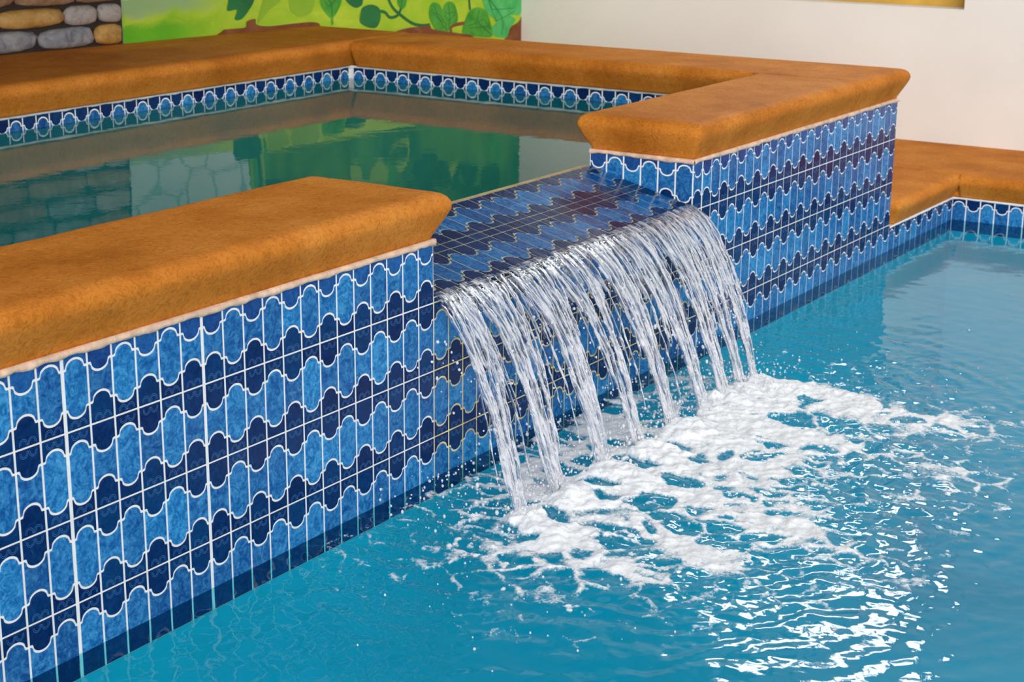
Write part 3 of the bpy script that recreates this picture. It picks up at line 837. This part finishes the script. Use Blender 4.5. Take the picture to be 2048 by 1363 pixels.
def mural_art(poly, leaf, vine, W):
    R = random.Random(3)
    # upper part, seen in the tub's reflection
    poly([(0,.725),(.545,.735),(.60,1.348),(0,1.348)], 8)
    poly([(.545,.76),(W-.002,.74),(W-.002,1.348),(.60,1.348)], 10)
    for q in range(5):
        vine([(.56+q*.018,.70),(.57+q*.02,.9),(.60+q*.012,1.05),(.60+q*.03,1.34)], .014, [1,3,2,4,3][q])
    for q in range(34):
        leaf(R.uniform(.72, W-.2), R.uniform(.84, 1.15), R.uniform(.10,.18), R.uniform(.03,.07), R.uniform(0, 6.28), R.choice([2,2,3,4,10,2]))
    # lower part
    ART = [
        ('poly', 2, [(0.488, 0.77), (0.611, 0.764), (0.604, 0.694), (0.578, 0.66), (0.541, 0.629), (0.507, 0.63), (0.518, 0.663), (0.473, 0.663), (0.479, 0.7)]),
        ('poly', 4, [(0.659, 0.75), (0.757, 0.745), (0.738, 0.686), (0.679, 0.654), (0.622, 0.609), (0.628, 0.645), (0.648, 0.691)]),
        ('poly', 4, [(0.778, 0.756), (0.78, 0.684), (0.787, 0.647), (0.82, 0.624), (0.854, 0.619), (0.897, 0.635), (0.912, 0.677), (0.91, 0.75)]),
        ('poly', 3, [(0.944, 0.73), (0.942, 0.675), (0.95, 0.647), (0.984, 0.611), (1.006, 0.604), (1.033, 0.626), (1.059, 0.669), (1.058, 0.725)]),
        ('vine', 3, [(1.006, 0.609), (1.003, 0.594), (1.006, 0.578)], 0.012),
        ('poly', 2, [(1.067, 0.718), (1.079, 0.668), (1.128, 0.636), (1.165, 0.641), (1.175, 0.662), (1.171, 0.713)]),
        ('poly', 2, [(1.16, 0.609), (1.174, 0.634), (1.221, 0.642), (1.267, 0.625), (1.274, 0.586), (1.251, 0.552), (1.209, 0.553), (1.172, 0.567), (1.156, 0.581)]),
        ('poly', 3, [(1.373, 0.69), (1.372, 0.651), (1.377, 0.632), (1.396, 0.614), (1.42, 0.623), (1.428, 0.648), (1.426, 0.687)]),
        ('vine', 2, [(1.267, 0.614), (1.3, 0.607), (1.328, 0.586), (1.371, 0.59), (1.396, 0.618)], 0.012),
        ('vine', 2, [(1.311, 0.693), (1.324, 0.654), (1.348, 0.621), (1.39, 0.592), (1.458, 0.555), (1.517, 0.541), (1.568, 0.541)], 0.012),
        ('vine', 2, [(1.813, 0.668), (1.816, 0.627), (1.821, 0.586)], 0.012),
        ('poly', 6, [(2.176, 0.747), (2.181, 0.423), (2.056, 0.432), (2.089, 0.493), (2.168, 0.544), (2.12, 0.75)]),
        ('poly', 3, [(1.568, 0.614), (1.588, 0.63), (1.624, 0.621), (1.644, 0.596), (1.654, 0.569), (1.649, 0.536), (1.679, 0.504), (1.628, 0.504), (1.588, 0.533), (1.563, 0.575)]),
        ('poly', 3, [(1.649, 0.569), (1.649, 0.603), (1.68, 0.628), (1.721, 0.615), (1.742, 0.564), (1.731, 0.53), (1.7, 0.533), (1.685, 0.507), (1.659, 0.535)]),
        ('vine', 6, [(1.7, 0.499), (1.7, 0.522), (1.737, 0.531), (1.795, 0.533)], 0.014),
        ('poly', 5, [(1.912, 0.663), (1.923, 0.58), (1.956, 0.554), (2.0, 0.527), (1.967, 0.501), (1.978, 0.469), (2.034, 0.455), (2.067, 0.456), (2.089, 0.493), (2.125, 0.526), (2.089, 0.549), (2.163, 0.552), (2.144, 0.651)]),
        ('poly', 3, [(1.773, 0.487), (1.795, 0.554), (1.826, 0.586), (1.874, 0.593), (1.923, 0.577), (1.95, 0.537), (1.967, 0.466), (1.869, 0.472)]),
        ('poly', 6, [(0.427, 0.552), (0.444, 0.592), (0.476, 0.597), (0.555, 0.598), (0.564, 0.619), (0.605, 0.625), (0.612, 0.604), (0.677, 0.594), (0.802, 0.596), (0.905, 0.594), (0.939, 0.576), (0.937, 0.514)]),
        ('poly', 6, [(1.312, 0.487), (1.38, 0.531), (1.557, 0.537), (1.588, 0.521), (1.763, 0.491), (1.826, 0.48), (1.826, 0.449)]),
    ]
    for it in ART:
        if it[0] == 'vine': vine(it[2], it[3], it[1]); continue
        P = np.array(it[2]); n = len(P); t = np.linspace(0, n, 5*n, endpoint=False); sm = []
        for q in t:                           # rounded outline through the corner points
            i = int(q); f = q-i; p0, p1, p2, p3 = P[(i-1) % n], P[i % n], P[(i+1) % n], P[(i+2) % n]
            sm.append(.5*((2*p1)+(-p0+p2)*f+(2*p0-5*p1+4*p2-p3)*f*f+(-p0+3*p1-3*p2+p3)*f**3))
        poly(sm if it[1] != 7 else P, it[1])
        if it[1] in (3, 5):                   # painted veins
            c = P.mean(0); top = P[np.argmax(P[:,1])]; bot = P[np.argmin(P[:,1])]
            vine([tuple(bot+(top-bot)*.05), tuple(c), tuple(bot+(top-bot)*.92)], .004, 2)
            for k in (.35, .6):
                m = bot+(top-bot)*k
                for e in (P[np.argmax(P[:,0])], P[np.argmin(P[:,0])]):
                    vine([tuple(m), tuple(m+(e-m)*.4+V3(0,.008)), tuple(m+(e-m)*.75+V3(0,.018))], .0025, 2)
mural()

# ------------------------------------------------------------------ camera
C = V3(-1.56652593, -1.86449313, .830189415+.36); yaw, pit, rol, F = .999655565, .275139201, .00795373620, 3394.36265
cy, sy, cp, sp = math.cos(yaw), math.sin(yaw), math.cos(pit), math.sin(pit)
f = V3(sy*cp, cy*cp, -sp); r = V3(cy, -sy, 0); u = np.cross(r, f)
r, u = math.cos(rol)*r+math.sin(rol)*u, math.cos(rol)*u-math.sin(rol)*r
cam = bpy.data.cameras.new('camera'); co = bpy.data.objects.new('camera', cam); COL.objects.link(co)
M = Matrix(((r[0],u[0],-f[0],C[0]),(r[1],u[1],-f[1],C[1]),(r[2],u[2],-f[2],C[2]),(0,0,0,1)))
co.matrix_world = M
cam.sensor_width = 36; cam.lens = F/2048*36; cam.clip_start = .05
cam.dof.use_dof = True; cam.dof.focus_distance = 3.0; cam.dof.aperture_fstop = 13
scn.camera = co

# ------------------------------------------------------------------ light
w = bpy.data.worlds.new('world'); scn.world = w; w.use_nodes = True
bg = w.node_tree.nodes['Background']; bg.inputs[0].default_value = (.93,.96,1,1); bg.inputs[1].default_value = .8
wt = w.node_tree; wc = wt.nodes.new('ShaderNodeTexCoord'); wsx = wt.nodes.new('ShaderNodeSeparateXYZ'); wt.links.new(wc.outputs['Generated'], wsx.inputs[0])
wr = ramp(wt, [(.0, (.22,.20,.18)), (.03, (.93,.96,1.))], wsx.outputs[2]); wt.links.new(wr.outputs[0], bg.inputs[0])
def area(name, loc, tgt, sx, sy_, rad, col=(1,1,1)):
    l = bpy.data.lights.new(name, 'AREA'); l.shape = 'RECTANGLE'; l.size = sx; l.size_y = sy_
    l.energy = rad*math.pi*sx*sy_; l.color = col
    o = bpy.data.objects.new(name, l); COL.objects.link(o); o.location = loc
    o.rotation_euler = (Vector(tgt)-Vector(loc)).to_track_quat('-Z', 'Y').to_euler(); return o
sun = bpy.data.lights.new('soft_daylight', 'SUN'); sun.energy = 2.45; sun.angle = math.radians(42); sun.color = (1, .975, .94)
so = bpy.data.objects.new('soft_daylight', sun); COL.objects.link(so)
so.rotation_euler = Vector((.76, .60, -.20)).to_track_quat('-Z', 'Y').to_euler()
area('window_daylight', (WX+.17, (wy0+wy1)/2, (WM+wz1)/2), (0, (wy0+wy1)/2, (WM+wz1)/2), wy1-wy0-.18, wz1-WM-.1, 17, (1,.99,.97))
vs_ = scn.view_settings
scn.display_settings.display_device = 'sRGB'
vs_.view_transform = 'Standard'; vs_.look = 'None'; vs_.exposure = 0; vs_.gamma = 1; vs_.use_curve_mapping = False
